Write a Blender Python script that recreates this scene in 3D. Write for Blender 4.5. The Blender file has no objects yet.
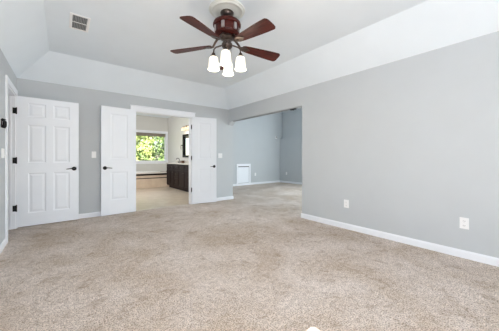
import bpy, bmesh, math, random
from math import sin, cos, pi, radians, atan2, hypot
from mathutils import Vector, Matrix

# ------------------------------------------------------------ camera, world, sun, window light, exposure
SC = bpy.context.scene
COL = SC.collection
cam_d = bpy.data.cameras.new('camera')
cam_d.sensor_width = 36.0
cam_d.lens = 36.0 * 237.8 / 499.0
cam_d.shift_y = -7.25 / 499.0
cam_d.clip_start = 0.02
cam_o = bpy.data.objects.new('camera', cam_d)
cam_o.location = (0, 0, 1.09)
cam_o.rotation_euler = (radians(90), 0, -radians(38.255))
COL.objects.link(cam_o)
SC.camera = cam_o

world = bpy.data.worlds.new('sky')
SC.world = world
world.use_nodes = True
wn = world.node_tree
bg = wn.nodes['Background']
sky = wn.nodes.new('ShaderNodeTexSky')
sky.sky_type = 'NISHITA'
sky.sun_disc = False
sky.sun_elevation = radians(37.3)
sky.sun_rotation = radians(180)
wn.links.new(sky.outputs[0], bg.inputs[0])
bg.inputs[1].default_value = 0.25

SUN_TAN = 2.10 / 2.76
sun_d = bpy.data.lights.new('sun', 'SUN')
sun_d.energy = 34.0
sun_d.angle = radians(0.5)
sun_d.color = (1.0, 0.96, 0.90)
sun_o = bpy.data.objects.new('sun', sun_d)
sun_o.rotation_euler = Vector((0, 1, -SUN_TAN)).to_track_quat('-Z', 'Y').to_euler()
sun_o.location = (1, -6, 8)
COL.objects.link(sun_o)

def daylight(name, loc, direction, sx, sy, power, color=(0.90, 0.95, 1.0)):
    l = bpy.data.lights.new(name, 'AREA')
    l.shape = 'RECTANGLE'; l.size = sx; l.size_y = sy
    l.energy = power; l.color = color
    o = bpy.data.objects.new(name, l)
    o.location = loc
    o.rotation_euler = Vector(direction).to_track_quat('-Z', 'Z').to_euler()
    COL.objects.link(o)
    return o
# daylight lamps just inside the unseen window openings, plus an added bathroom fill
daylight('daylight_left_window', (-0.50, -0.85, 1.45), (1, 0.1, -0.30), 1.25, 1.30, 22, (0.92, 0.96, 1.0))
daylight('daylight_rear_window', (0.44, -1.64, 1.45), (-0.15, 1, 0.1), 1.70, 1.30, 50, (0.92, 0.96, 1.0))
daylight('daylight_side_room', (7.72, 3.6, 1.35), (-1, 0.25, 0.1), 2.2, 1.3, 108, (0.88, 0.965, 1.0))
daylight('bathroom_fill_light', (0.67, 7.6, 1.55), (1, 0, 0), 1.5, 1.2, 40, (1.0, 0.98, 0.96))  # fill lamp added out of view to brighten the bathroom

vs = SC.view_settings
vs.view_transform = 'Standard'
vs.look = 'None'
vs.gamma = 1.0
vs.use_curve_mapping = False
vs.exposure = 0.46
SC.cycles.max_bounces = 10
SC.cycles.diffuse_bounces = 8
SC.cycles.caustics_reflective = False
SC.cycles.caustics_refractive = False
SC.cycles.sample_clamp_indirect = 6.0

random.seed(7)

# ------------------------------------------------------------ materials
def mat(name, color, rough=0.6, metal=0.0, spec=0.5, bump=None, vary=None, coat=0.0, emit=None):
    m = bpy.data.materials.new(name)
    m.use_nodes = True
    nt = m.node_tree
    b = nt.nodes['Principled BSDF']
    b.inputs['Base Color'].default_value = (*color, 1)
    b.inputs['Roughness'].default_value = rough
    b.inputs['Metallic'].default_value = metal
    b.inputs['Specular IOR Level'].default_value = spec
    b.inputs['Coat Weight'].default_value = coat
    tc = nt.nodes.new('ShaderNodeTexCoord')
    if vary is None:
        vary = (3.0, 0.03)
    n = nt.nodes.new('ShaderNodeTexNoise')
    n.inputs['Scale'].default_value = vary[0]
    n.inputs['Detail'].default_value = 3
    nt.links.new(tc.outputs['Object'], n.inputs['Vector'])
    mx = nt.nodes.new('ShaderNodeMix'); mx.data_type = 'RGBA'
    mx.inputs[6].default_value = (*[c * (1 - vary[1]) for c in color], 1)
    mx.inputs[7].default_value = (*[min(1, c * (1 + vary[1])) for c in color], 1)
    nt.links.new(n.outputs['Fac'], mx.inputs[0])
    nt.links.new(mx.outputs[2], b.inputs['Base Color'])
    if bump:
        n2 = nt.nodes.new('ShaderNodeTexNoise')
        n2.inputs['Scale'].default_value = bump[0]
        n2.inputs['Detail'].default_value = 2
        nt.links.new(tc.outputs['Object'], n2.inputs['Vector'])
        bp = nt.nodes.new('ShaderNodeBump')
        bp.inputs['Strength'].default_value = bump[1]
        bp.inputs['Distance'].default_value = 0.01
        nt.links.new(n2.outputs['Fac'], bp.inputs['Height'])
        nt.links.new(bp.outputs[0], b.inputs['Normal'])
    if emit:
        b.inputs['Emission Color'].default_value = (*emit[0], 1)
        b.inputs['Emission Strength'].default_value = emit[1]
    return m

M = {}
M['wall'] = mat('grey_wall_paint', (0.550, 0.577, 0.596), 0.85, spec=0.2, bump=(180, 0.05))
M['alcove'] = mat('blue_grey_wall_paint', (0.54, 0.57, 0.59), 0.85, spec=0.2, bump=(180, 0.05))
M['bath'] = mat('pale_bathroom_paint', (0.66, 0.65, 0.62), 0.8, spec=0.2, bump=(180, 0.05))
M['ceiling'] = mat('ceiling_paint', (0.81, 0.87, 0.92), 0.9, spec=0.1, bump=(150, 0.06))
M['trim'] = mat('white_trim_paint', (0.87, 0.89, 0.93), 0.35, spec=0.4)
M['door'] = mat('white_door_paint', (0.87, 0.90, 0.95), 0.4, spec=0.4, bump=(60, 0.02))
M['black'] = mat('black_metal', (0.005, 0.005, 0.005), 0.5, metal=0.0, spec=0.25)
M['plastic'] = mat('white_plastic', (0.88, 0.88, 0.88), 0.3)
M['slot'] = mat('dark_slot', (0.05, 0.05, 0.05), 0.6)
M['steel'] = mat('grey_steel', (0.45, 0.45, 0.46), 0.4, metal=0.7)
M['pewter'] = mat('antique_pewter', (0.10, 0.075, 0.065), 0.3, metal=0.85, vary=(40, 0.3))
M['nickel'] = mat('brushed_nickel', (0.42, 0.38, 0.37), 0.35, metal=0.6)
M['brass'] = mat('aged_brass', (0.35, 0.22, 0.11), 0.3, metal=0.9)
M['plaster'] = mat('white_plaster', (0.74, 0.76, 0.72), 0.7, spec=0.2)
M['grille'] = mat('grey_grille', (0.36, 0.36, 0.36), 0.6)
M['duct_and_shadow'] = mat('dark_duct_and_shadow', (0.10, 0.10, 0.10), 0.8)  # vent backing and lens, also the painted shadow at the access door
M['mirror'] = mat('silvered_glass', (0.92, 0.93, 0.93), 0.02, metal=1.0, vary=(1, 0.0))
M['stone'] = mat('pale_counter_stone', (0.70, 0.66, 0.60), 0.2, vary=(25, 0.12))
M['espresso'] = mat('espresso_wood', (0.014, 0.0075, 0.007), 0.5, spec=0.25, vary=(12, 0.4))
M['porcelain'] = mat('white_porcelain', (0.85, 0.84, 0.82), 0.12)
M['dark_band'] = mat('near_black_band', (0.012, 0.008, 0.007), 0.5, spec=0.2)
M['copper'] = mat('reddish_soap_box', (0.16, 0.09, 0.06), 0.4)
M['shadecloth'] = mat('taupe_shade_cloth', (0.26, 0.23, 0.19), 0.9, bump=(300, 0.1))
M['bark'] = mat('bark', (0.12, 0.08, 0.05), 0.9, bump=(30, 0.5))
M['grass'] = mat('grass_ground', (0.12, 0.20, 0.06), 0.95, vary=(2, 0.4))

def wood_mat():
    m = bpy.data.materials.new('cherry_fan_wood'); m.use_nodes = True
    nt = m.node_tree; b = nt.nodes['Principled BSDF']
    tc = nt.nodes.new('ShaderNodeTexCoord')
    mp = nt.nodes.new('ShaderNodeMapping'); mp.inputs['Scale'].default_value = (3, 40, 40)
    nz = nt.nodes.new('ShaderNodeTexNoise'); nz.inputs['Scale'].default_value = 2.0; nz.inputs['Detail'].default_value = 5
    cr = nt.nodes.new('ShaderNodeValToRGB')
    cr.color_ramp.elements[0].position = 0.3; cr.color_ramp.elements[0].color = (0.022, 0.005, 0.004, 1)
    cr.color_ramp.elements[1].position = 0.7; cr.color_ramp.elements[1].color = (0.100, 0.018, 0.013, 1)
    nt.links.new(tc.outputs['Object'], mp.inputs[0]); nt.links.new(mp.outputs[0], nz.inputs['Vector'])
    nt.links.new(nz.outputs['Fac'], cr.inputs[0]); nt.links.new(cr.outputs[0], b.inputs['Base Color'])
    b.inputs['Roughness'].default_value = 0.4
    b.inputs['Specular IOR Level'].default_value = 0.2
    return m
M['wood'] = wood_mat()

def carpet_mat():
    m = bpy.data.materials.new('beige_carpet'); m.use_nodes = True
    nt = m.node_tree; L = nt.links; b = nt.nodes['Principled BSDF']
    b.inputs['Roughness'].default_value = 1.0
    b.inputs['Specular IOR Level'].default_value = 0.05
    tc = nt.nodes.new('ShaderNodeTexCoord')
    def noise(scale, detail, rough=0.5, dist=0.0):
        n = nt.nodes.new('ShaderNodeTexNoise')
        n.inputs['Scale'].default_value = scale; n.inputs['Detail'].default_value = detail
        n.inputs['Roughness'].default_value = rough; n.inputs['Distortion'].default_value = dist
        L.new(tc.outputs['Object'], n.inputs['Vector']); return n
    def ramp(n, p0, c0, p1, c1):
        r = nt.nodes.new('ShaderNodeValToRGB')
        r.color_ramp.elements[0].position = p0; r.color_ramp.elements[0].color = (*c0, 1)
        r.color_ramp.elements[1].position = p1; r.color_ramp.elements[1].color = (*c1, 1)
        L.new(n.outputs['Fac'], r.inputs[0]); return r
    def mult(a, bb, f=1.0):
        x = nt.nodes.new('ShaderNodeMix'); x.data_type = 'RGBA'; x.blend_type = 'MULTIPLY'
        x.inputs[0].default_value = f
        L.new(a, x.inputs[6]); L.new(bb, x.inputs[7]); return x.outputs[2]
    big = ramp(noise(1.3, 6, 0.7, 0.4), 0.38, (0.555, 0.46, 0.38), 0.62, (0.715, 0.635, 0.58))
    nap = ramp(noise(7.0, 4, 0.65, 0.8), 0.34, (0.80, 0.77, 0.74), 0.46, (1.0, 1.0, 1.0))
    fine = ramp(noise(105, 2, 0.75), 0.36, (0.44, 0.43, 0.425), 0.56, (1.20, 1.20, 1.20))
    tuft = ramp(noise(28, 2, 0.6), 0.35, (0.84, 0.83, 0.82), 0.60, (1.05, 1.05, 1.05))
    c = mult(big.outputs[0], nap.outputs[0]); c = mult(c, fine.outputs[0]); c = mult(c, tuft.outputs[0])
    L.new(c, b.inputs['Base Color'])
    bn = noise(110, 2, 0.7)
    bp = nt.nodes.new('ShaderNodeBump'); bp.inputs['Strength'].default_value = 0.6; bp.inputs['Distance'].default_value = 0.012
    L.new(bn.outputs['Fac'], bp.inputs['Height']); L.new(bp.outputs[0], b.inputs['Normal'])
    return m
M['carpet'] = carpet_mat()

def tile_mat(name, c1, c2, grout, w, h, rough=0.35, rot=0.0):
    m = bpy.data.materials.new(name); m.use_nodes = True
    nt = m.node_tree; L = nt.links; b = nt.nodes['Principled BSDF']
    tc = nt.nodes.new('ShaderNodeTexCoord')
    mp = nt.nodes.new('ShaderNodeMapping'); mp.inputs['Rotation'].default_value = (rot if rot > 1 else 0, 0, 0)
    br = nt.nodes.new('ShaderNodeTexBrick')
    br.inputs['Color1'].default_value = (*c1, 1); br.inputs['Color2'].default_value = (*c2, 1)
    br.inputs['Mortar'].default_value = (*grout, 1); br.inputs['Scale'].default_value = 1.0
    br.inputs['Brick Width'].default_value = w; br.inputs['Row Height'].default_value = h
    br.inputs['Mortar Size'].default_value = 0.004
    L.new(tc.outputs['Object'], mp.inputs[0]); L.new(mp.outputs[0], br.inputs['Vector'])
    n = nt.nodes.new('ShaderNodeTexNoise'); n.inputs['Scale'].default_value = 5; n.inputs['Detail'].default_value = 6
    L.new(tc.outputs['Object'], n.inputs['Vector'])
    r = nt.nodes.new('ShaderNodeValToRGB')
    r.color_ramp.elements[0].position = 0.3; r.color_ramp.elements[0].color = (0.88, 0.85, 0.82, 1)
    r.color_ramp.elements[1].position = 0.65; r.color_ramp.elements[1].color = (1, 1, 1, 1)
    L.new(n.outputs['Fac'], r.inputs[0])
    x = nt.nodes.new('ShaderNodeMix'); x.data_type = 'RGBA'; x.blend_type = 'MULTIPLY'; x.inputs[0].default_value = 1
    L.new(br.outputs[0], x.inputs[6]); L.new(r.outputs[0], x.inputs[7]); L.new(x.outputs[2], b.inputs['Base Color'])
    b.inputs['Roughness'].default_value = rough
    return m
M['tile'] = tile_mat('cream_floor_tile', (0.67, 0.575, 0.465), (0.62, 0.525, 0.42), (0.54, 0.46, 0.375), 0.61, 0.305)
M['tile_wall'] = tile_mat('tan_tub_tile', (0.66, 0.53, 0.41), (0.70, 0.57, 0.44), (0.62, 0.50, 0.39), 0.33, 0.33, rot=pi / 2)

def glass_mat():
    m = bpy.data.materials.new('window_glass'); m.use_nodes = True
    nt = m.node_tree; nt.nodes.remove(nt.nodes['Principled BSDF'])
    out = nt.nodes['Material Output']
    t = nt.nodes.new('ShaderNodeBsdfTransparent'); g = nt.nodes.new('ShaderNodeBsdfGlossy'); g.inputs['Roughness'].default_value = 0.02
    f = nt.nodes.new('ShaderNodeFresnel'); f.inputs[0].default_value = 1.45
    x = nt.nodes.new('ShaderNodeMixShader')
    nt.links.new(f.outputs[0], x.inputs[0]); nt.links.new(t.outputs[0], x.inputs[1]); nt.links.new(g.outputs[0], x.inputs[2])
    nt.links.new(x.outputs[0], out.inputs[0])
    return m
M['glass'] = glass_mat()
M['lampglass'] = mat('lit_opal_glass', (0.95, 0.93, 0.88), 0.25, emit=((1.0, 0.90, 0.70), 0.55))
M['bulb'] = mat('glowing_bulb', (1, 1, 1), 0.3, emit=((1.0, 0.88, 0.66), 6))
M['warmglass'] = mat('warm_lit_glass', (0.95, 0.9, 0.8), 0.3, emit=((1.0, 0.70, 0.34), 0.4))

def leaf_mat(name, c0, c1):
    m = bpy.data.materials.new(name); m.use_nodes = True
    nt = m.node_tree; L = nt.links; b = nt.nodes['Principled BSDF']
    tc = nt.nodes.new('ShaderNodeTexCoord')
    n = nt.nodes.new('ShaderNodeTexNoise'); n.inputs['Scale'].default_value = 2.5; n.inputs['Detail'].default_value = 4
    r = nt.nodes.new('ShaderNodeValToRGB')
    r.color_ramp.elements[0].position = 0.35; r.color_ramp.elements[0].color = (*c0, 1)
    r.color_ramp.elements[1].position = 0.65; r.color_ramp.elements[1].color = (*c1, 1)
    L.new(tc.outputs['Object'], n.inputs['Vector']); L.new(n.outputs['Fac'], r.inputs[0]); L.new(r.outputs[0], b.inputs['Base Color'])
    b.inputs['Roughness'].default_value = 0.5
    return m
M['leaf_a'] = leaf_mat('bright_leaf', (0.06, 0.11, 0.03), (0.25, 0.29, 0.085))
M['leaf_b'] = leaf_mat('green_leaf', (0.035, 0.08, 0.025), (0.15, 0.21, 0.06))

# ------------------------------------------------------------ mesh helpers
class MB:
    def __init__(s): s.bm = bmesh.new()
    def box(s, x0, x1, y0, y1, z0, z1):
        v = [s.bm.verts.new(p) for p in ((x0,y0,z0),(x1,y0,z0),(x1,y1,z0),(x0,y1,z0),(x0,y0,z1),(x1,y0,z1),(x1,y1,z1),(x0,y1,z1))]
        for f in ((0,3,2,1),(4,5,6,7),(0,1,5,4),(1,2,6,5),(2,3,7,6),(3,0,4,7)):
            s.bm.faces.new([v[i] for i in f])
        return s
    def prism(s, pts, y0, y1, axis='y'):
        """polygon pts=(a,b) extruded along axis from y0 to y1"""
        def P(a, b, t):
            return {'y': (a, t, b), 'x': (t, a, b), 'z': (a, b, t)}[axis]
        A = [s.bm.verts.new(P(a, b, y0)) for a, b in pts]; B = [s.bm.verts.new(P(a, b, y1)) for a, b in pts]
        s.bm.faces.new(A); s.bm.faces.new(list(reversed(B)))
        n = len(pts)
        for i in range(n):
            s.bm.faces.new([A[(i+1) % n], A[i], B[i], B[(i+1) % n]])
        return s
    def lathe(s, prof, c=(0, 0, 0), n=32, rot=None):
        """prof: list of (r, z) about a vertical axis"""
        rings = []
        for r, z in prof:
            if r < 1e-5:
                rings.append([s.bm.verts.new(s._t((0, 0, z), c, rot))])
            else:
                rings.append([s.bm.verts.new(s._t((r*cos(2*pi*i/n), r*sin(2*pi*i/n), z), c, rot)) for i in range(n)])
        for a, b in zip(rings[:-1], rings[1:]):
            for i in range(n):
                j = (i + 1) % n
                if len(a) == 1 and len(b) == 1: continue
                if len(a) == 1: s.bm.faces.new([a[0], b[i], b[j]])
                elif len(b) == 1: s.bm.faces.new([a[i], a[j], b[0]])
                else: s.bm.faces.new([a[i], a[j], b[j], b[i]])
        return s
    def _t(s, p, c, rot):
        v = Vector(p)
        if rot is not None: v = rot @ v
        return v + Vector(c)
    def tube(s, path, r, n=10):
        path = [Vector(p) for p in path]
        rs = r if isinstance(r, (list, tuple)) else [r] * len(path)
        rings = []
        up = Vector((0.13, 0.31, 0.94)).normalized()
        for i, p in enumerate(path):
            d = (path[min(i+1, len(path)-1)] - path[max(i-1, 0)]).normalized()
            a = d.cross(up)
            if a.length < 1e-3: a = d.cross(Vector((1, 0, 0)))
            a.normalize(); b = d.cross(a)
            rings.append([s.bm.verts.new(p + rs[i]*(cos(2*pi*k/n)*a + sin(2*pi*k/n)*b)) for k in range(n)])
        for a, b in zip(rings[:-1], rings[1:]):
            for k in range(n): s.bm.faces.new([a[k], a[(k+1) % n], b[(k+1) % n], b[k]])
        s.bm.faces.new(list(reversed(rings[0]))); s.bm.faces.new(rings[-1])
        return s
    def move(s, mtx): 
        bmesh.ops.transform(s.bm, matrix=mtx, verts=s.bm.verts); return s
    def build(s, name, m, parent=None, smooth=False, bevel=0.0, loc=None, rotz=0.0):
        bmesh.ops.recalc_face_normals(s.bm, faces=s.bm.faces)
        me = bpy.data.meshes.new(name)
        if smooth:
            for f in s.bm.faces: f.smooth = True
        s.bm.to_mesh(me); s.bm.free()
        me.materials.append(M[m] if isinstance(m, str) else m)
        o = bpy.data.objects.new(name, me); COL.objects.link(o)
        if parent: o.parent = parent
        if loc is not None: o.location = loc
        o.rotation_euler.z = rotz
        if smooth:
            md = o.modifiers.new('edge', 'EDGE_SPLIT'); md.split_angle = radians(40)
        if bevel:
            md = o.modifiers.new('bevel', 'BEVEL'); md.width = bevel; md.segments = 2; md.limit_method = 'ANGLE'
        return o

def thing(name, label, cat, loc, rotz=0.0, group=None):
    o = bpy.data.objects.new(name, None); COL.objects.link(o)
    o.empty_display_size = 0.1
    o.location = loc; o.rotation_euler.z = rotz
    o['label'] = label; o['category'] = cat
    if group: o['group'] = group
    return o
def tag(o, label, cat, group=None):
    o['label'] = label; o['category'] = cat
    if group: o['group'] = group
    return o
def struct(o): o['kind'] = 'structure'; return o
def dup(root, loc, rotz, label):
    r = root.copy(); COL.objects.link(r); r.location = loc; r.rotation_euler.z = rotz; r['label'] = label
    for ch in list(root.children):
        c = ch.copy(); COL.objects.link(c); c.parent = r
        for g in list(ch.children):
            d = g.copy(); COL.objects.link(d); d.parent = c
    return r

# ------------------------------------------------------------ the shell
XL, XR, YB, YR = -0.565, 3.45, 5.27, -1.70
WH, HC = 2.371, 2.76
TOP = 2.90

# floors
struct(MB().box(-0.685, 3.59, -1.82, 5.33, -0.12, 0.0).box(3.59, 8.1, 1.2, 7.8, -0.12, 0.0).build('floor', 'carpet'))
struct(MB().box(0.5, 3.59, 5.33, 10.2, -0.12, -0.004).build('floor_bathroom', 'tile'))
struct(MB().box(-2.0, -0.685, 3.6, 6.0, -0.12, 0.0).build('floor_hallway', 'carpet'))

# left wall: doorway y 4.36..5.13, window y -1.5..-0.2
m = MB()
m.box(-0.685, XL, -1.82, -1.50, 0, TOP).box(-0.685, XL, -1.50, -0.20, 0, 0.80).box(-0.685, XL, -1.50, -0.20, 2.15, TOP)
m.box(-0.685, XL, -0.20, 4.36, 0, TOP).box(-0.685, XL, 4.36, 5.13, 2.06, TOP).box(-0.685, XL, 5.13, YB, 0, TOP)
struct(m.build('wall_left', 'wall'))
# back wall with the double doorway
OX0, OX1, OZ = 1.175, 2.405, 2.06
m = MB()
m.box(-0.685, OX0, YB, 5.39, 0, TOP).box(OX0, OX1, YB, 5.39, OZ, TOP).box(OX1, 3.59, YB, 5.39, 0, TOP)
struct(m.build('wall_back', 'wall'))
# right wall with the wide opening, its header and the clipped corner
HZ = 2.055
m = MB()
m.box(XR, 3.59, -1.82, 2.823, 0, TOP).box(XR, 3.59, 2.823, YB, HZ, TOP)
m.prism([(YB, 1.955), (YB, HZ), (5.13, HZ)], XR, 3.59, axis='x')
struct(m.build('wall_right', 'wall'))
# rear wall with two windows
WB = [(-0.45, 1.325)]
m = MB()
m.box(-0.685, WB[0][0], -1.82, YR, 0, TOP).box(WB[0][1], 3.59, -1.82, YR, 0, TOP)
for a, b in WB: m.box(a, b, -1.82, YR, 0, 0.80).box(a, b, -1.82, YR, 2.133, TOP)
struct(m.build('wall_rear', 'wall'))

# ceiling: flat tray and four slopes
cx0, cx1, cy0, cy1 = -0.155, 3.04, -1.27, 4.83
struct(MB().box(-0.685, 3.59, -1.82, 5.39, HC, HC + 0.12).build('ceiling', 'ceiling'))
def slope(name, a, b, c, d):
    bm = bmesh.new()
    V = [bm.verts.new(p) for p in (a, b, c, d)]; 
    n = (Vector(b) - Vector(a)).cross(Vector(c) - Vector(a)).normalized()
    if n.z < 0: n = -n
    W = [bm.verts.new(Vector(p) + n * 0.03) for p in (a, b, c, d)]
    bm.faces.new(V); bm.faces.new(W[::-1])
    for i in range(4): bm.faces.new([V[(i+1) % 4], V[i], W[i], W[(i+1) % 4]])
    mb = MB(); mb.bm.free(); mb.bm = bm
    struct(mb.build(name, 'ceiling'))
slope('ceiling_slope_left', (XL, YR, WH), (XL, YB, WH), (cx0, cy1, HC), (cx0, cy0, HC))
slope('ceiling_slope_back', (XL, YB, WH), (XR, YB, WH), (cx1, cy1, HC), (cx0, cy1, HC))
slope('ceiling_slope_right', (XR, YB, WH), (XR, YR, WH), (cx1, cy0, HC), (cx1, cy1, HC))
slope('ceiling_slope_rear', (XR, YR, WH), (XL, YR, WH), (cx0, cy0, HC), (cx1, cy0, HC))

# hallway beyond the left doorway
m = MB().box(-2.12, -2.0, 3.6, 6.0, 0, TOP).box(-2.12, -0.685, 3.48, 3.6, 0, TOP).box(-2.12, -0.685, 6.0, 6.12, 0, TOP).box(-0.80, -0.685, 5.39, 6.0, 0, TOP)
struct(m.build('wall_hallway', 'wall'))
struct(MB().box(-2.12, -0.685, 3.48, 6.12, 2.44, 2.56).build('ceiling_hallway', 'ceiling'))

# side room beyond the wide opening
struct(MB().box(3.59, 8.1, 7.65, 7.79, 0, 3.3).build('wall_side_room_far', 'alcove'))
m = MB().box(7.79, 8.1, 5.2, 7.65, 0, 1.989).box(7.945, 8.1, 5.2, 7.65, 1.989, 3.3)
m.box(7.79, 8.1, 1.2, 2.3, 0, 3.3).box(7.79, 8.1, 4.9, 5.2, 0, 3.3).box(7.79, 8.1, 2.3, 4.9, 0, 0.6).box(7.79, 8.1, 2.3, 4.9, 2.1, 3.3)
struct(m.build('wall_side_room_right', 'alcove'))
struct(MB().box(3.59, 8.1, 1.08, 1.2, 0, 3.3).build('wall_side_room_near', 'alcove'))
struct(MB().box(3.47, 8.1, 1.08, 7.79, 3.2, 3.32).build('ceiling_side_room', 'ceiling'))
struct(MB().box(3.53, 3.59, 5.39, 10.2, 0, 3.3).box(3.47, 3.59, 1.08, 5.39, TOP, 3.3).build('wall_side_room_left', 'alcove'))

# bathroom
BX, BY = 3.53, 10.06
wx0, wx1, wz0, wz1 = 1.60, 3.447, 0.965, 2.13
m = MB().box(0.5, wx0, BY, 10.2, 0, TOP).box(wx1, 3.53, BY, 10.2, 0, TOP).box(wx0, wx1, BY, 10.2, 0, wz0).box(wx0, wx1, BY, 10.2, wz1, TOP)
struct(m.build('wall_bathroom_far', 'bath'))
struct(MB().box(3.518, BX, 5.39, BY, 0, 2.80).build('wall_bathroom_right', 'bath'))
m = MB().box(0.5, 0.6, 5.39, 6.8, 0, TOP).box(0.5, 0.6, 8.4, 10.2, 0, TOP).box(0.5, 0.6, 6.8, 8.4, 0, 0.9).box(0.5, 0.6, 6.8, 8.4, 2.2, TOP)
struct(m.build('wall_bathroom_left', 'bath'))
struct(MB().box(0.5, 3.59, 5.39, 10.2, 2.785, 2.9).build('ceiling_bathroom', 'ceiling'))
BXF = 3.516

# ------------------------------------------------------------ baseboards
def baseboard(name, runs, m='trim', h=0.085, t=0.014):
    """runs: list of (x0,y0,x1,y1,nx,ny): straight runs along the foot of a wall, n points into the room"""
    mb = MB()
    for x0, y0, x1, y1, nx, ny in runs:
        prof = [(0, 0), (t, 0), (t, h*0.78), (t*0.45, h), (0, h)]
        P0 = [mb.bm.verts.new((x0 + nx*a, y0 + ny*a, z)) for a, z in prof]
        P1 = [mb.bm.verts.new((x1 + nx*a, y1 + ny*a, z)) for a, z in prof]
        mb.bm.faces.new(P0); mb.bm.faces.new(P1[::-1])
        for i in range(5): mb.bm.faces.new([P0[(i+1) % 5], P0[i], P1[i], P1[(i+1) % 5]])
    return struct(mb.build(name, m))
baseboard('baseboard_left', [(XL, YR, XL, 4.27, 1, 0), (XL, 5.215, XL, YB, 1, 0)])
baseboard('baseboard_back', [(XL, YB, 1.08, YB, 0, -1), (2.50, YB, 3.604, YB, 0, -1)])
baseboard('baseboard_right', [(XR, YR, XR, 2.837, -1, 0), (XR, 2.823, 3.59, 2.823, 0, 1)])
baseboard('baseboard_rear', [(XL, YR, XR, YR, 0, 1)])
baseboard('baseboard_side_room_far', [(3.60, 7.65, 7.79, 7.65, 0, -1)])
baseboard('baseboard_side_room_right', [(7.79, 1.2, 7.79, 7.636, -1, 0)])
baseboard('baseboard_bathroom_right', [(BXF, 5.39, BXF, 6.85, -1, 0)])

# ------------------------------------------------------------ door casings
def casing_back():
    m = MB(); y1 = YB; y0 = YB - 0.018
    w = 0.088
    m.box(OX0 - w, OX0, y0, y1, 0, OZ + 0.01).box(OX1, OX1 + w, y0, y1, 0, OZ + 0.01)
    m.box(OX0 - w, OX1 + w, y0, y1, OZ + 0.004, OZ + 0.095)
    m.box(OX0 - w - 0.008, OX1 + w + 0.008, y0 - 0.012, y1, OZ + 0.095, OZ + 0.112)
    # inner bead
    m.box(OX0 - 0.012, OX1 + 0.012, y0 - 0.006, y0 + 0.002, OZ + 0.004, OZ + 0.016)
    # jamb lining
    m.box(OX0, OX0 + 0.015, YB - 0.004, 5.394, 0, OZ).box(OX1 - 0.015, OX1, YB - 0.004, 5.394, 0, OZ).box(OX0, OX1, YB - 0.004, 5.394, OZ - 0.015, OZ + 0.004)
    m.box(OX0 + 0.015, OX0 + 0.027, 5.32, 5.35, 0, OZ - 0.015).box(OX1 - 0.027, OX1 - 0.015, 5.32, 5.35, 0, OZ - 0.015)
    return struct(m.build('trim_1', 'trim', bevel=0.003))
casing_back()
m = MB()
w = 0.085
m.box(XL, XL + 0.018, 4.36 - w, 4.36, 0, 2.065).box(XL, XL + 0.018, 5.13, 5.13 + w, 0, 2.065).box(XL, XL + 0.018, 4.36 - w, 5.13 + w, 2.064, 2.064 + w)
m.box(-0.689, XL + 0.004, 5.115, 5.13, 0, 2.06).box(-0.689, XL + 0.004, 4.36, 4.375, 0, 2.06).box(-0.689, XL + 0.004, 4.36, 5.13, 2.045, 2.062)
m.box(-0.64, -0.61, 5.103, 5.115, 0, 2.045)
struct(m.build('trim_2', 'trim', bevel=0.003))
# metal threshold-free seam between carpet and tile
struct(MB().box(OX0, OX1, 5.325, 5.338, -0.01, 0.004).build('trim_3', 'stone'))

# ------------------------------------------------------------ panelled doors
def panel_slab(w, h, t, panels, grow=0.0):
    """door slab x 0..w, y 0..t (front face at y=0), z 0..h with moulded panels on both faces"""
    bm = bmesh.new()
    xs = sorted({0, w} | {p[0] for p in panels} | {p[1] for p in panels})
    zs = sorted({0, h} | {p[2] for p in panels} | {p[3] for p in panels})
    def isp(x0, x1, z0, z1):
        for p in panels:
            if p[0] - 1e-6 <= x0 and x1 <= p[1] + 1e-6 and p[2] - 1e-6 <= z0 and z1 <= p[3] + 1e-6: return True
        return False
    for side in (0, 1):
        Y = (lambda d: d) if side == 0 else (lambda d: t - d)
        for i in range(len(xs) - 1):
            for k in range(len(zs) - 1):
                if isp(xs[i], xs[i+1], zs[k], zs[k+1]): continue
                bm.faces.new([bm.verts.new((x, Y(0), z)) for x, z in ((xs[i], zs[k]), (xs[i+1], zs[k]), (xs[i+1], zs[k+1]), (xs[i], zs[k+1]))])
        for p in panels:
            levels = [(0, 0), (0.006, 0.002), (0.014, 0.006), (0.026, 0.0065), (0.052, 0.002)]
            prev = None
            for ins, d in levels:
                ring = [bm.verts.new((x, Y(d), z)) for x, z in ((p[0]+ins, p[2]+ins), (p[1]-ins, p[2]+ins), (p[1]-ins, p[3]-ins), (p[0]+ins, p[3]-ins))]
                if prev:
                    for i in range(4): bm.faces.new([prev[i], prev[(i+1) % 4], ring[(i+1) % 4], ring[i]])
                prev = ring
            bm.faces.new(prev)
    for a, b in (((0, 0), (w, 0)), ((0, h), (w, h)), ((0, 0), (0, h)), ((w, 0), (w, h))):
        bm.faces.new([bm.verts.new(q) for q in ((a[0], 0, a[1]), (b[0], 0, b[1]), (b[0], t, b[1]), (a[0], t, a[1]))])
    bmesh.ops.remove_doubles(bm, verts=bm.verts, dist=1e-5)
    mb = MB(); mb.bm.free(); mb.bm = bm
    return mb

def lever(parent, x, z, direction, t):
    """black rose and lever on the front face (y=0)"""
    rot = Matrix.Rotation(radians(90), 3, 'X')
    m = MB()
    m.lathe([(0, 0.0), (0.033, 0.0), (0.034, 0.006), (0.028, 0.012), (0.013, 0.016), (0.013, 0.045), (0.0, 0.05)], (x, 0, z), 24, rot)
    m.tube([(x, -0.042, z), (x + direction*0.03, -0.048, z + 0.003), (x + direction*0.07, -0.05, z), (x + direction*0.11, -0.048, z - 0.006)], [0.011, 0.009, 0.007, 0.006])
    m.lathe([(0, 0.0), (0.033, 0.0), (0.034, 0.006), (0.028, 0.012), (0.013, 0.016), (0.012, 0.03), (0, 0.032)], (x, t, z), 24, rot.transposed())
    return m.build('door_handle', 'black', parent, smooth=True)

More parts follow.
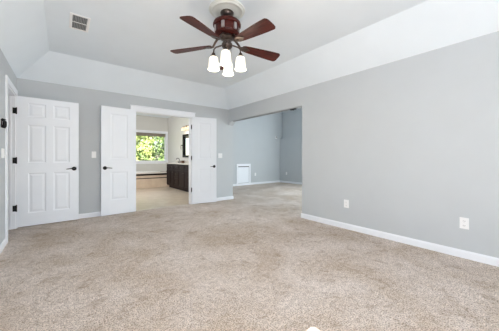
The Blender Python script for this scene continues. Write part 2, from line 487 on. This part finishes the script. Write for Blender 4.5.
def hinge(parent, x, y, z, lx, ly):
    """barrel at (x,y) and a leaf reaching (lx,ly) along the jamb"""
    m = MB().lathe([(0, -0.052), (0.008, -0.052), (0.009, -0.045), (0.009, 0.045), (0.008, 0.052), (0, 0.052)], (x, y, z), 12)
    m.box(min(x, x+lx), max(x, x+lx), min(y, y+ly), max(y, y+ly), z - 0.045, z + 0.045)
    return m.build('hinge', 'black', parent)

# door_1: six-panel door standing open against the back wall, hung on the left wall
DW = 0.78
d1 = panel_slab(DW, 2.045, 0.035, [(0.125, 0.345, 0.20, 0.84), (0.435, 0.655, 0.20, 0.84), (0.125, 0.345, 1.00, 1.61), (0.435, 0.655, 1.00, 1.61), (0.125, 0.345, 1.73, 1.955), (0.435, 0.655, 1.73, 1.955)]).build('door_1', 'door', loc=(-0.548, 5.128, 0.015), rotz=radians(2.0))
struct(d1)
lever(d1, 0.715, 0.895, -1, 0.035)
for z in (0.30, 1.04, 1.81): hinge(d1, -0.006, -0.012, z, -0.042, -0.006)
MB().box(DW - 0.001, DW + 0.002, 0.006, 0.029, 0.86, 0.93).build('latch_plate', 'black', d1)

# door_2, door_3: the pair of two-panel doors folded back against the wall
PAN = [(0.155, 0.457, 0.275, 0.815), (0.155, 0.457, 1.06, 1.925)]
ang2 = atan2(0.055, 0.61)
d2 = panel_slab(0.612, 2.055, 0.035, PAN).build('door_2', 'door', loc=(0.570, 5.158, 0.015), rotz=ang2)
struct(d2)
lever(d2, 0.06, 0.893, 1, 0.035)
for z in (0.33, 1.08, 1.81): hinge(d2, 0.606, 0.046, z, -0.03, 0.004)
ang3 = atan2(-0.112, 0.585)
d3 = panel_slab(0.600, 2.055, 0.035, PAN).build('door_3', 'door', loc=(2.409, 5.231, 0.015), rotz=ang3)
struct(d3)
lever(d3, 0.54, 0.875, -1, 0.035)
for z in (0.33, 1.08, 1.81): hinge(d3, -0.014, 0.006, z, -0.008, 0.045)

# ------------------------------------------------------------ windows
def window(name, plane, a0, a1, z0, z1, axis, inward, depth, casing_a0=True, stool=True, bars=True, f=0.05):
    """plane: coordinate of inner wall face; axis 'x' means the wall plane is x=const (a runs along y). inward: +1/-1 direction into the room"""
    root = None
    def bx(m, a, b, p, q, c, d):
        lo, hi = sorted((plane + inward*p, plane + inward*q))
        if axis == 'y': m.box(a, b, lo, hi, c, d)
        else: m.box(lo, hi, a, b, c, d)
    m = MB(); c = 0.083
    # casing on the wall
    bx(m, a0 - c, a0, 0, 0.018, z0 - 0.02, z1 + c); bx(m, a1, a1 + c, 0, 0.018, z0 - 0.02, z1 + c); bx(m, a0, a1, 0, 0.018, z1, z1 + c)
    # lining through the wall
    bx(m, a0, a0 + 0.012, -depth, 0.004, z0, z1); bx(m, a1 - 0.012, a1, -depth, 0.004, z0, z1); bx(m, a0 + 0.012, a1 - 0.012, -depth, 0.004, z1 - 0.012, z1); bx(m, a0 + 0.012, a1 - 0.012, -depth, 0.004, z0, z0 + 0.012)
    root = struct(m.build(name, 'trim'))
    m = MB(); y = -depth + 0.03
    bx(m, a0 + 0.012, a0 + f, y, y + 0.03, z0 + 0.012, z1 - 0.012); bx(m, a1 - f, a1 - 0.012, y, y + 0.03, z0 + 0.012, z1 - 0.012)
    bx(m, a0 + f, a1 - f, y, y + 0.03, z0 + 0.012, z0 + f); bx(m, a0 + f, a1 - f, y, y + 0.03, z1 - f, z1 - 0.012)
    if bars: bx(m, a0 + f, a1 - f, y, y + 0.03, (z0 + z1)/2 - 0.02, (z0 + z1)/2 + 0.02)
    m.build('window_frame', 'trim', root)
    m = MB(); bx(m, a0 + f - 0.005, a1 - f + 0.005, y + 0.012, y + 0.016, z0 + f - 0.005, z1 - f + 0.005)
    m.build('window_pane', 'glass', root)
    m = MB(); bx(m, a0 - c - 0.005, a1 + c + (0.005 if stool else 0), -0.02, 0.05, z0 - 0.03, z0); bx(m, a0 - c, a1 + c, 0, 0.016, z0 - 0.095, z0 - 0.03)
    m.build('window_sill', 'trim', root)
    return root
window('window_1', XL, -1.50, -0.20, 0.80, 2.15, 'x', 1, 0.12)
window('window_2', YR, WB[0][0], WB[0][1], 0.80, 2.133, 'y', 1, 0.12, bars=False)
window('window_3', 7.79, 2.3, 4.9, 0.6, 2.1, 'x', -1, 0.31)
window('window_4', BY, wx0, wx1 - 0.002, wz0, wz1, 'y', -1, 0.14, stool=False, bars=False, f=0.032)
window('window_5_added', 0.6, 6.8, 8.4, 0.9, 2.2, 'x', 1, 0.10)  # unseen window added as the source of the bathroom fill
# roller shade at the head of the bathroom window
t = thing('roller_shade', 'taupe roller shade rolled up at the head of the bathroom window', 'window shade', (2.52, 10.09, 2.05))
MB().box(-0.87, 0.90, -0.004, 0.0, -0.045, 0.03).box(-0.87, 0.90, -0.010, 0.006, -0.065, -0.045).build('shade_cloth', 'shadecloth', t)
rot = Matrix.Rotation(radians(90), 3, 'Y')
MB().lathe([(0, -0.87), (0.026, -0.87), (0.026, 0.90), (0, 0.90)], (0, -0.0, 0.035), 16, rot).build('shade_roller', 'shadecloth', t, smooth=True)

# ------------------------------------------------------------ ceiling fan
FX, FY = 1.46, 2.26
MB().lathe([(0, 0.0), (0.20, 0.0), (0.203, -0.006), (0.198, -0.014), (0.186, -0.016), (0.180, -0.024), (0.168, -0.028), (0.158, -0.022), (0.13, -0.020), (0.11, -0.026), (0.09, -0.030), (0, -0.030)], (0, 0, 0), 56).build('ceiling_medallion', 'plaster', smooth=True, loc=(FX, FY, HC))
tag(bpy.data.objects['ceiling_medallion'], 'round white plaster medallion on the ceiling around the fan mount', 'ceiling medallion')

fan = thing('ceiling_fan', 'five-blade ceiling fan with dark cherry blades and four lit glass shades', 'ceiling fan', (FX, FY, 2.34))
Z = lambda z: z - 2.34
MB().lathe([(0, Z(2.731)), (0.072, Z(2.731)), (0.076, Z(2.722)), (0.070, Z(2.700)), (0.052, Z(2.678)), (0.034, Z(2.668)), (0, Z(2.666))], n=32).build('canopy', 'pewter', fan, smooth=True)
MB().lathe([(0, Z(2.67)), (0.018, Z(2.67)), (0.018, Z(2.65)), (0.034, Z(2.648)), (0.036, Z(2.635)), (0, Z(2.63))], n=20).build('downrod', 'pewter', fan, smooth=True)
mh = MB().lathe([(0, Z(2.638)), (0.07, Z(2.638)), (0.12, Z(2.630)), (0.150, Z(2.610)), (0.158, Z(2.590)), (0.155, Z(2.572)), (0.132, Z(2.568)), (0.128, Z(2.50)), (0.138, Z(2.492)), (0.132, Z(2.478)), (0.10, Z(2.468)), (0, Z(2.466))], n=48).build('motor_housing', 'wood', fan, smooth=True)
for k in range(6):
    mm = MB().box(-0.017, 0.017, 0.125, 0.143, Z(2.500), Z(2.572)).build('motor_strap', 'nickel', mh, bevel=0.003)
    mm.rotation_euler.z = radians(60*k + 8)
MB().lathe([(0, Z(2.468)), (0.062, Z(2.468)), (0.078, Z(2.455)), (0.080, Z(2.435)), (0.060, Z(2.425)), (0.045, Z(2.415)), (0.045, Z(2.385)), (0.058, Z(2.378)), (0.062, Z(2.355)), (0.052, Z(2.335)), (0.03, Z(2.322)), (0.018, Z(2.30)), (0.022, Z(2.285)), (0.010, Z(2.272)), (0, Z(2.27))], n=32).build('switch_housing', 'pewter', fan, smooth=True)

def blade_mesh():
    bm = bmesh.new()
    L0, L1 = 0.185, 0.665
    top, n = [], 16
    outline = []
    # half width along length
    prof = [(L0, 0.034), (L0+0.02, 0.046), (0.26, 0.054), (0.36, 0.063), (0.47, 0.072), (0.56, 0.078), (0.635, 0.080), (0.650, 0.076), (0.664, 0.060), (0.668, 0.03)]
    outline = [(x, w) for x, w in prof] + [(x, -w) for x, w in reversed(prof)]
    t = 0.0035
    A = [bm.verts.new((x, y, t)) for x, y in outline]; B = [bm.verts.new((x, y, -t)) for x, y in outline]
    bm.faces.new(A); bm.faces.new(B[::-1]); k = len(outline)
    for i in range(k): bm.faces.new([A[(i+1) % k], A[i], B[i], B[(i+1) % k]])
    mb = MB(); mb.bm.free(); mb.bm = bm
    return mb
PITCH = radians(-12)
bl = []
for k in range(5):
    a = radians(-157 + 72*k)
    R = Matrix.Rotation(a, 4, 'Z') @ Matrix.Rotation(radians(3.0), 4, 'Y') @ Matrix.Rotation(PITCH, 4, 'X')
    if k == 0:
        b = blade_mesh().build('blade', 'wood', fan)
        mi = MB()
        mi.tube([(0.06, 0, 0.085), (0.10, 0, 0.075), (0.135, 0, 0.035), (0.165, 0, -0.006), (0.20, 0, -0.012)], [0.014, 0.014, 0.013, 0.012, 0.010], 10)
        mi.prism([(0.155, -0.018), (0.20, -0.040), (0.235, -0.036), (0.262, -0.012), (0.285, 0), (0.262, 0.012), (0.235, 0.036), (0.20, 0.040), (0.155, 0.018)], -0.011, -0.0036, axis='z')
        ir = mi.build('blade_iron', 'pewter', b, smooth=True)
        b0, ir0 = b, ir
    else:
        b = b0.copy(); COL.objects.link(b); b.parent = fan
        ir = ir0.copy(); COL.objects.link(ir); ir.parent = b
    b.matrix_basis = Matrix.Translation((0, 0, 0.034)) @ R

# light kit
def shade_profile():
    return [(0.022, 0.0), (0.034, -0.004), (0.047, -0.016), (0.052, -0.04), (0.055, -0.08), (0.058, -0.115), (0.063, -0.140), (0.065, -0.150), (0.061, -0.150), (0.055, -0.12), (0.050, -0.06), (0.044, -0.02), (0.022, -0.006)]
s0 = None
for k in range(4):
    a = radians(52 + 90*k)
    c, s = cos(a), sin(a)
    zt = Z(2.238); r = 0.152
    MB().tube([(0.045*c, 0.045*s, Z(2.365)), (0.085*c, 0.085*s, Z(2.352)), (0.125*c, 0.125*s, Z(2.338)), (0.148*c, 0.148*s, Z(2.315)), (0.152*c, 0.152*s, Z(2.262))], 0.008, 10).lathe([(0, 0.03), (0.017, 0.03), (0.021, 0.012), (0.033, 0.002), (0.035, -0.008), (0, -0.010)], (r*c, r*s, zt + 0.004), 20).build('lamp_arm', 'pewter', fan, smooth=True)
    if s0 is None:
        s0 = MB().lathe(shade_profile(), n=28).build('lamp_shade', 'lampglass', fan, smooth=True)
        b0_ = MB().lathe([(0, -0.02), (0.013, -0.02), (0.014, -0.05), (0.026, -0.075), (0.028, -0.095), (0.018, -0.115), (0, -0.122)], n=16).build('bulb', 'bulb', s0, smooth=True)
        sh = s0
    else:
        sh = s0.copy(); COL.objects.link(sh); sh.parent = fan
        bb = b0_.copy(); COL.objects.link(bb); bb.parent = sh
    sh.location = (r*c, r*s, zt)
# pull chain
MB().tube([(0.03, -0.03, Z(2.34)), (0.034, -0.034, Z(2.24)), (0.034, -0.034, Z(2.13))], 0.0022, 6).lathe([(0, 0.012), (0.006, 0.004), (0.006, -0.012), (0, -0.018)], (0.034, -0.034, Z(2.12)), 10).build('pull_chain', 'pewter', fan)
# the lamps' own light
for k in range(4):
    a = radians(52 + 90*k)
    l = bpy.data.lights.new('fan_lamp_light', 'POINT'); l.energy = 2.2; l.color = (1, 0.88, 0.7); l.shadow_soft_size = 0.05
    o = bpy.data.objects.new('fan_lamp_light', l); COL.objects.link(o); o.parent = fan
    o.location = (0.152*cos(a), 0.152*sin(a), Z(2.05))

# ------------------------------------------------------------ ceiling vents
def vent(name, label, cx, cy, cz, wx, wy, cat='vent'):
    t = thing(name, label, cat, (cx, cy, cz))
    fr = 0.028; h = -0.008
    m = MB()
    m.box(-wx/2, -wx/2 + fr, -wy/2, wy/2, h, 0).box(wx/2 - fr, wx/2, -wy/2, wy/2, h, 0)
    m.box(-wx/2 + fr, wx/2 - fr, -wy/2, -wy/2 + fr, h, 0).box(-wx/2 + fr, wx/2 - fr, wy/2 - fr, wy/2, h, 0)
    m.box(-wx/2 + fr, wx/2 - fr, -0.006, 0.006, h, 0)
    m.build('frame', 'plastic', t, bevel=0.002)
    MB().box(-wx/2 + fr, wx/2 - fr, -wy/2 + fr, wy/2 - fr, -0.002, -0.0005).build('duct_back', 'duct_and_shadow', t)
    m = MB(); n = 9
    for i in range(n):
        x = -wx/2 + fr + (i + 0.5)*(wx - 2*fr)/n
        m.prism([(x - 0.004, -0.003), (x - 0.002, -0.003), (x + 0.005, -0.008), (x + 0.003, -0.008)], -wy/2 + fr, wy/2 - fr, axis='y')
    m.build('louvre', 'grille', t)
    return t
vent('ceiling_vent', 'rectangular white ceiling air vent with two dark grille fields', 0.17, 3.60, HC, 0.20, 0.40)
vent('exhaust_vent', 'small square exhaust grille on the bathroom ceiling', 3.08, 9.12, 2.785, 0.30, 0.26)

# ------------------------------------------------------------ switches and outlets (front faces -Y in local space)
def plate(m, w, h): m.box(-w/2, w/2, -0.006, 0, -h/2, h/2); return m
def outlet():
    t = thing('wall_outlet', 'x', 'outlet', (0, 0, 0))
    plate(MB(), 0.078, 0.122).build('cover_plate', 'plastic', t, bevel=0.002)
    for s in (-1, 1):
        so = MB().box(-0.017, 0.017, -0.0085, -0.005, s*0.024 - 0.014, s*0.024 + 0.014).build('socket', 'plastic', t, bevel=0.002)
        MB().box(-0.009, -0.006, -0.0092, -0.008, s*0.024 - 0.004, s*0.024 + 0.006).box(0.006, 0.009, -0.0092, -0.008, s*0.024 - 0.004, s*0.024 + 0.006).box(-0.002, 0.002, -0.0092, -0.008, s*0.024 - 0.011, s*0.024 - 0.007).build('slot', 'slot', so)
    return t
o1 = outlet(); o1['label'] = 'white duplex outlet on the right wall, nearer the wide opening'
o1.location = (XR, 1.957, 0.387); o1.rotation_euler.z = -pi/2
dup(o1, (XR, 0.587, 0.380), -pi/2, 'white duplex outlet low on the right wall at the photo\'s right edge')
dup(o1, (6.34, 7.65, 0.42), 0, 'white outlet beside the small access door in the side room')
dup(o1, (7.79, 7.24, 0.42), -pi/2, 'white outlet on the side room\'s right wall past the corner')
def switch(label, loc, rz, gangs):
    w = 0.072 + 0.046*(gangs - 1)
    t = thing('light_switch', label, 'light switch', loc, rz)
    plate(MB(), w, 0.118).build('cover_plate', 'plastic', t, bevel=0.002)
    for g in range(gangs):
        x = (g - (gangs - 1)/2)*0.046
        MB().prism([(-0.005, -0.033), (-0.011, -0.033), (-0.007, 0.033), (-0.005, 0.033)], x - 0.016, x + 0.016, axis='x').build('rocker', 'plastic', t)
    return t
switch('single white light switch between the six-panel door and the double doors', (0.466, YB, 1.156), 0, 1)
switch('double white light switch right of the open double doors', (3.195, YB, 1.156), 0, 2)
switch('wide white light switch on the left wall beside the door casing', (XL, 4.11, 1.15), pi/2, 3)

# black hook on the left wall above the switch (local: wall plane y=0, room towards -y)
t = thing('coat_hook', 'small curved black hook on the left wall beside the door casing', 'wall hook', (XL, 4.03, 1.505), pi/2)
MB().prism([(-0.022, -0.05), (0.022, -0.05), (0.028, 0), (0.022, 0.05), (-0.022, 0.05), (-0.028, 0)], -0.008, 0, axis='y').build('back_plate', 'black', t, bevel=0.002)
MB().tube([(0, -0.004, 0.03), (0, -0.016, 0.045), (0, -0.026, 0.04), (0, -0.030, 0.02), (0, -0.030, -0.03), (0, -0.024, -0.045), (0, -0.014, -0.04), (0, -0.005, -0.02)], 0.018, 10).build('hook', 'black', t, smooth=True)

# ------------------------------------------------------------ sliding track in the wide opening
t = thing('door_track', 'thin grey steel door track under the header of the wide opening', 'door track', (3.495, 4.0, HZ))
m = MB().box(-0.018, -0.013, -1.02, 1.10, -0.018, 0).box(0.013, 0.018, -1.02, 1.10, -0.018, 0).box(-0.013, 0.013, -1.02, 1.10, -0.003, 0)
m.box(-0.018, -0.004, -1.02, 1.10, -0.018, -0.015).box(0.004, 0.018, -1.02, 1.10, -0.018, -0.015)
m.build('rail', 'steel', t)
MB().box(-0.022, 0.022, -0.99, -0.86, -0.034, -0.0185).lathe([(0, -0.034), (0.009, -0.034), (0.007, -0.048), (0, -0.048)], (0, -0.93, 0), 12).build('pivot_bracket', 'black', t, bevel=0.002)

# ------------------------------------------------------------ side room: access door, sensor
t = thing('access_door', 'small white framed access door low in the side room\'s far wall', 'access door', (5.73, 7.65, 0.09))
m = MB().box(-0.35, -0.275, -0.022, 0, 0.0, 0.775).box(0.275, 0.35, -0.022, 0, 0.0, 0.775).box(-0.275, 0.275, -0.022, 0, 0.68, 0.775)
m.build('frame', 'trim', t, bevel=0.003)
p = MB().box(-0.262, 0.262, -0.012, 0, 0.02, 0.645).build('door', 'door', t, bevel=0.004)
MB().lathe([(0, 0.0), (0.012, 0.0), (0.010, 0.012), (0.014, 0.018), (0.012, 0.028), (0, 0.032)], (0, -0.012, 0.60), 16, Matrix.Rotation(radians(90), 3, 'X')).build('knob', 'trim', p, smooth=True)
MB().box(-0.275, 0.275, -0.003, 0, 0.645, 0.68).box(0.262, 0.275, -0.003, 0, 0.02, 0.645).build('gap_shadow', 'duct_and_shadow', t)  # dark strips painting in the shadow around the recessed door panel
t = thing('wall_sensor', 'small white wall sensor with a dark lens high in the side room\'s far corner', 'sensor', (7.52, 7.65, 2.03))
MB().box(-0.03, 0.07, -0.02, 0, -0.06, 0.06).build('casing', 'plastic', t, bevel=0.004)
MB().lathe([(0, 0.0), (0.028, 0.0), (0.024, 0.018), (0, 0.026)], (0.02, -0.02, 0.01), 16, Matrix.Rotation(radians(90), 3, 'X')).build('lens', 'duct_and_shadow', t, smooth=True)

# ------------------------------------------------------------ bathroom furniture
# vanity
vx0, vy0, vy1 = 3.12, 6.90, 9.05
van = thing('vanity_cabinet', 'dark espresso bathroom vanity cabinet with panelled doors and drawers', 'vanity', (vx0, vy0, 0))
D = BXF - vx0; Lv = vy1 - vy0
MB().box(0.02, D, 0, Lv, 0.09, 0.887).box(0.07, D, 0.02, Lv - 0.10, 0.0, 0.09).build('body', 'espresso', van)
cols = [(0.02, 0.50), (0.52, 1.00), (1.02, 1.42), (1.44, 1.78), (1.80, 2.13)]
def front(a, b, z0, z1):
    m = MB()
    e = 0.045
    m.box(0.0, 0.02, a, b, z0, z0 + e).box(0.0, 0.02, a, b, z1 - e, z1).box(0.0, 0.02, a, a + e, z0 + e, z1 - e).box(0.0, 0.02, b - e, b, z0 + e, z1 - e)
    m.box(0.010, 0.02, a + e, b - e, z0 + e, z1 - e)
    return m
def knob(parent, y, z):
    MB().lathe([(0, 0), (0.006, 0), (0.006, 0.014), (0.014, 0.02), (0.012, 0.03), (0, 0.033)], (0.0, y, z), 14, Matrix.Rotation(radians(-90), 3, 'Y')).build('knob', 'pewter', parent, smooth=True)
for i, (a, b) in enumerate(cols):
    d = front(a, b, 0.69, 0.865).build('drawer', 'espresso', van); knob(d, (a + b)/2, 0.78)
    if i in (2,):
        for z0, z1 in ((0.12, 0.38), (0.40, 0.67)):
            d = front(a, b, z0, z1).build('drawer', 'espresso', van); knob(d, (a + b)/2, (z0 + z1)/2)
    else:
        d = front(a, b, 0.12, 0.67).build('door', 'espresso', van); knob(d, b - 0.025 if i % 2 == 0 else a + 0.025, 0.60)
top = thing('vanity_countertop', 'pale stone countertop with backsplash on the dark vanity', 'countertop', (vx0, vy0, 0.887))
MB().box(-0.02, D, -0.01, Lv + 0.015, 0, 0.03).build('slab', 'stone', top, bevel=0.003)
MB().box(D - 0.02, D, -0.01, Lv + 0.015, 0.031, 0.12).build('backsplash', 'stone', top)
# basins
bs = MB().lathe([(0, 0.004), (0.02, 0.002), (0.11, 0.008), (0.15, 0.014), (0.155, 0.018), (0.145, 0.020), (0.10, 0.012), (0.02, 0.006), (0, 0.006)], n=28).build('sink_basin', 'porcelain', top, smooth=True, loc=(0.20, 1.45, 0.024))
fa = thing('faucet', 'dark bronze curved faucet on the bathroom countertop', 'faucet', (3.42, 8.55, 0.9175))
MB().lathe([(0, 0), (0.026, 0), (0.024, 0.012), (0.014, 0.02), (0.012, 0.05), (0, 0.05)], n=16).build('base', 'black', fa, smooth=True)
MB().tube([(0, 0, 0.04), (0, 0, 0.13), (-0.02, 0, 0.165), (-0.06, 0, 0.175), (-0.10, 0, 0.155), (-0.11, 0, 0.125)], 0.011, 10).build('spout', 'black', fa, smooth=True)
for s in (-1, 1):
    MB().lathe([(0, 0), (0.022, 0), (0.016, 0.02), (0.012, 0.045), (0, 0.05)], (0, s*0.10, 0), 14).tube([(0, s*0.10, 0.045), (0, s*0.15, 0.062)], 0.007, 8).build('handle', 'black', fa, smooth=True)
sb = MB().box(-0.05, 0.05, -0.075, 0.075, 0, 0.075).box(-0.055, 0.055, -0.08, 0.08, 0.075, 0.09).build('soap_box', 'copper', bevel=0.006, loc=(3.40, 8.22, 0.9175))
tag(sb, 'small reddish-brown box on the counter beside the faucet', 'box')

# mirror
my0, my1, mz0, mz1 = 7.45, 8.33, 1.12, 1.95
mi = thing('wall_mirror', 'rectangular black-framed mirror above the bathroom vanity', 'mirror', (BXF, my0, mz0))
W_, H_ = my1 - my0, mz1 - mz0; f = 0.07
MB().box(-0.065, 0, 0, f, 0, H_).box(-0.065, 0, W_ - f, W_, 0, H_).box(-0.065, 0, f, W_ - f, 0, f).box(-0.065, 0, f, W_ - f, H_ - f, H_).build('frame', 'black', mi, bevel=0.004)
MB().box(-0.014, -0.002, f, W_ - f, f, H_ - f).build('glass', 'mirror', mi)
# vanity light
vl = thing('vanity_light', 'bronze vanity light bar with warm glowing glass shades above the mirror', 'wall lamp', (BXF, 7.95, 2.22))
MB().box(-0.02, 0, -0.30, 0.30, -0.03, 0.03).tube([(-0.02, -0.02, 0), (-0.09, -0.02, 0.02)], 0.012, 8).build('backplate', 'brass', vl, bevel=0.004)
for s in (-0.24, 0.0, 0.24):
    MB().tube([(-0.015, s, 0.0), (-0.06, s, 0.025), (-0.10, s, 0.02), (-0.105, s, -0.01)], 0.009, 8).lathe([(0, 0.01), (0.02, 0.008), (0.03, -0.012), (0, -0.014)], (-0.105, s, -0.012), 16).build('lamp_arm', 'brass', vl, smooth=True)
    MB().lathe([(0.025, 0), (0.040, -0.015), (0.050, -0.06), (0.062, -0.11), (0.058, -0.11), (0.046, -0.06), (0.036, -0.016), (0.025, -0.004)], (-0.105, s, -0.024), 20).build('lamp_shade', 'warmglass', vl, smooth=True)
l = bpy.data.lights.new('vanity_lamp_light', 'AREA'); l.shape = 'RECTANGLE'; l.size = 0.5; l.size_y = 0.08; l.energy = 1.5; l.color = (1, 0.82, 0.6)
o = bpy.data.objects.new('vanity_lamp_light', l); COL.objects.link(o); o.parent = vl; o.location = (-0.105, 0, -0.15); o.rotation_euler = (0, 0, pi/2)
# towel ring
tr = thing('towel_ring', 'black towel ring on the bathroom wall left of the mirror', 'towel ring', (BXF, 8.50, 1.50))
MB().lathe([(0, 0), (0.025, 0), (0.024, 0.008), (0.01, 0.012), (0.01, 0.045), (0, 0.047)], (0, 0, 0.07), 16, Matrix.Rotation(radians(-90), 3, 'Y')).build('mount', 'black', tr, smooth=True)
MB().tube([(-0.04, 0.075*sin(2*pi*i/24), 0.075*cos(2*pi*i/24)) for i in range(25)], 0.005, 8).build('ring', 'black', tr, smooth=True)

# bathtub in its tiled deck
tb = thing('bathtub', 'built-in white bathtub in a tan tiled deck below the bathroom window', 'bathtub', (0.62, 9.14, 0))
TL, TD, TZ = BXF - 0.62, BY - 9.143, 0.56
MB().box(0, TL, 0.02, 0.05, 0, TZ - 0.04).build('tiled_apron', 'tile_wall', tb)
MB().box(0, TL, 0, 0.16, TZ - 0.04, TZ).box(0, TL, TD - 0.12, TD, 0, TZ).box(0, 0.5, 0.16, TD - 0.12, TZ - 0.04, TZ).box(TL - 0.45, TL, 0.16, TD - 0.12, TZ - 0.04, TZ).build('deck', 'stone', tb, bevel=0.004)
MB().box(0, TL, 0.012, 0.0195, TZ - 0.105, TZ - 0.041).build('dark_strip', 'dark_band', tb)  # near-black bands across the apron front, the upper one just below the deck
MB().box(0, TL, 0.014, 0.0195, 0.340, 0.368).build('dark_strip', 'dark_band', tb)
def basin():
    bm = bmesh.new(); n = 40; rings = []
    cx_, cy_ = TL/2, TD/2 + 0.02
    for rx, ry, z in ((0.98, 0.34, TZ), (0.98, 0.34, TZ + 0.02), (0.95, 0.32, TZ + 0.025), (0.90, 0.27, TZ + 0.015), (0.84, 0.23, 0.30), (0.75, 0.19, 0.14), (0.5, 0.12, 0.12)):
        rings.append([bm.verts.new((cx_ + rx*math.copysign(abs(cos(2*pi*i/n))**0.7, cos(2*pi*i/n)), cy_ + ry*math.copysign(abs(sin(2*pi*i/n))**0.7, sin(2*pi*i/n)), z)) for i in range(n)])
    for a, b in zip(rings[:-1], rings[1:]):
        for i in range(n): bm.faces.new([a[i], a[(i+1) % n], b[(i+1) % n], b[i]])
    bm.faces.new(rings[-1])
    mb = MB(); mb.bm.free(); mb.bm = bm
    return mb
basin().build('tub_basin', 'porcelain', tb, smooth=True)

# ------------------------------------------------------------ outdoors behind the bathroom window
struct(MB().box(-25, 35, 10.8, 60, -3.2, -3.0).build('ground', 'grass'))
def tree(label, x, y, r, zc, h, n, lm, seed):
    rnd = random.Random(seed)
    t = thing('leafy_tree', label, 'tree', (x, y, -3.0), 0, 'trees outside the bathroom window')
    zc += 3.0
    m = MB().tube([(0, 0, 0), (0.05, 0.03, zc*0.4), (-0.04, 0.0, zc*0.8), (0.03, 0.05, zc + h*0.5)], [0.17, 0.13, 0.10, 0.04], 10)
    for k in range(6):
        a = rnd.uniform(0, 2*pi); z0 = zc - h*0.5 + k*h*0.15
        m.tube([(0, 0, z0), (r*0.4*cos(a), r*0.4*sin(a), z0 + 0.5), (r*0.75*cos(a), r*0.75*sin(a), z0 + 0.9)], [0.06, 0.04, 0.02], 6)
    m.build('trunk', 'bark', t, smooth=True)
    bm = bmesh.new()
    clumps = []
    for _ in range(60):
        while True:
            p = Vector((rnd.uniform(-1, 1), rnd.uniform(-1, 1), rnd.uniform(-1, 1)))
            if 0.35 < p.length < 1: break
        clumps.append((Vector((p.x*r, p.y*r, zc + p.z*h)), rnd.uniform(0.28, 0.55)))
    for i in range(n):
        c, cr = clumps[i % len(clumps)]
        d = Vector((rnd.gauss(0, 1), rnd.gauss(0, 1), rnd.gauss(0, 1))).normalized()
        p = c + d*cr*rnd.uniform(0.7, 1.05)
        nrm = (d + Vector((rnd.uniform(-.7, .7), rnd.uniform(-.7, .7), rnd.uniform(-.2, .9)))).normalized()
        a = nrm.cross(Vector((rnd.uniform(-1, 1), rnd.uniform(-1, 1), 0.3))).normalized(); b = nrm.cross(a)
        s = rnd.uniform(0.06, 0.12)
        bm.faces.new([bm.verts.new(p + a*s), bm.verts.new(p + b*s*0.5 + nrm*s*.1), bm.verts.new(p - a*s), bm.verts.new(p - b*s*0.5 + nrm*s*.1)])
    mb = MB(); mb.bm.free(); mb.bm = bm
    f = mb.build('foliage', lm, t); f['kind'] = 'stuff'
TREES = [
    (2.9, 14.4, 1.15, 1.4, 2.4, 'leaf_a', 'nearest bright green tree at the left of the bathroom window'),
    (5.75, 15.2, 1.15, 1.4, 2.4, 'leaf_b', 'darker green leafy tree behind the right part of the bathroom window'),
    (4.1, 17.9, 1.35, 1.9, 2.9, 'leaf_a', 'tall yellow-green tree behind the middle of the bathroom window'),
    (7.2, 18.4, 1.45, 1.9, 2.9, 'leaf_a', 'leafy tree at the far right beyond the bathroom window'),
    (5.7, 21.4, 1.6, 2.2, 3.2, 'leaf_b', 'tallest leafy tree farthest behind the bathroom window'),
]
for i, (x, y, r, zc, h, lm, lab) in enumerate(TREES):
    tree(lab, x, y, r, zc, h, 5200, lm, 11 + i)
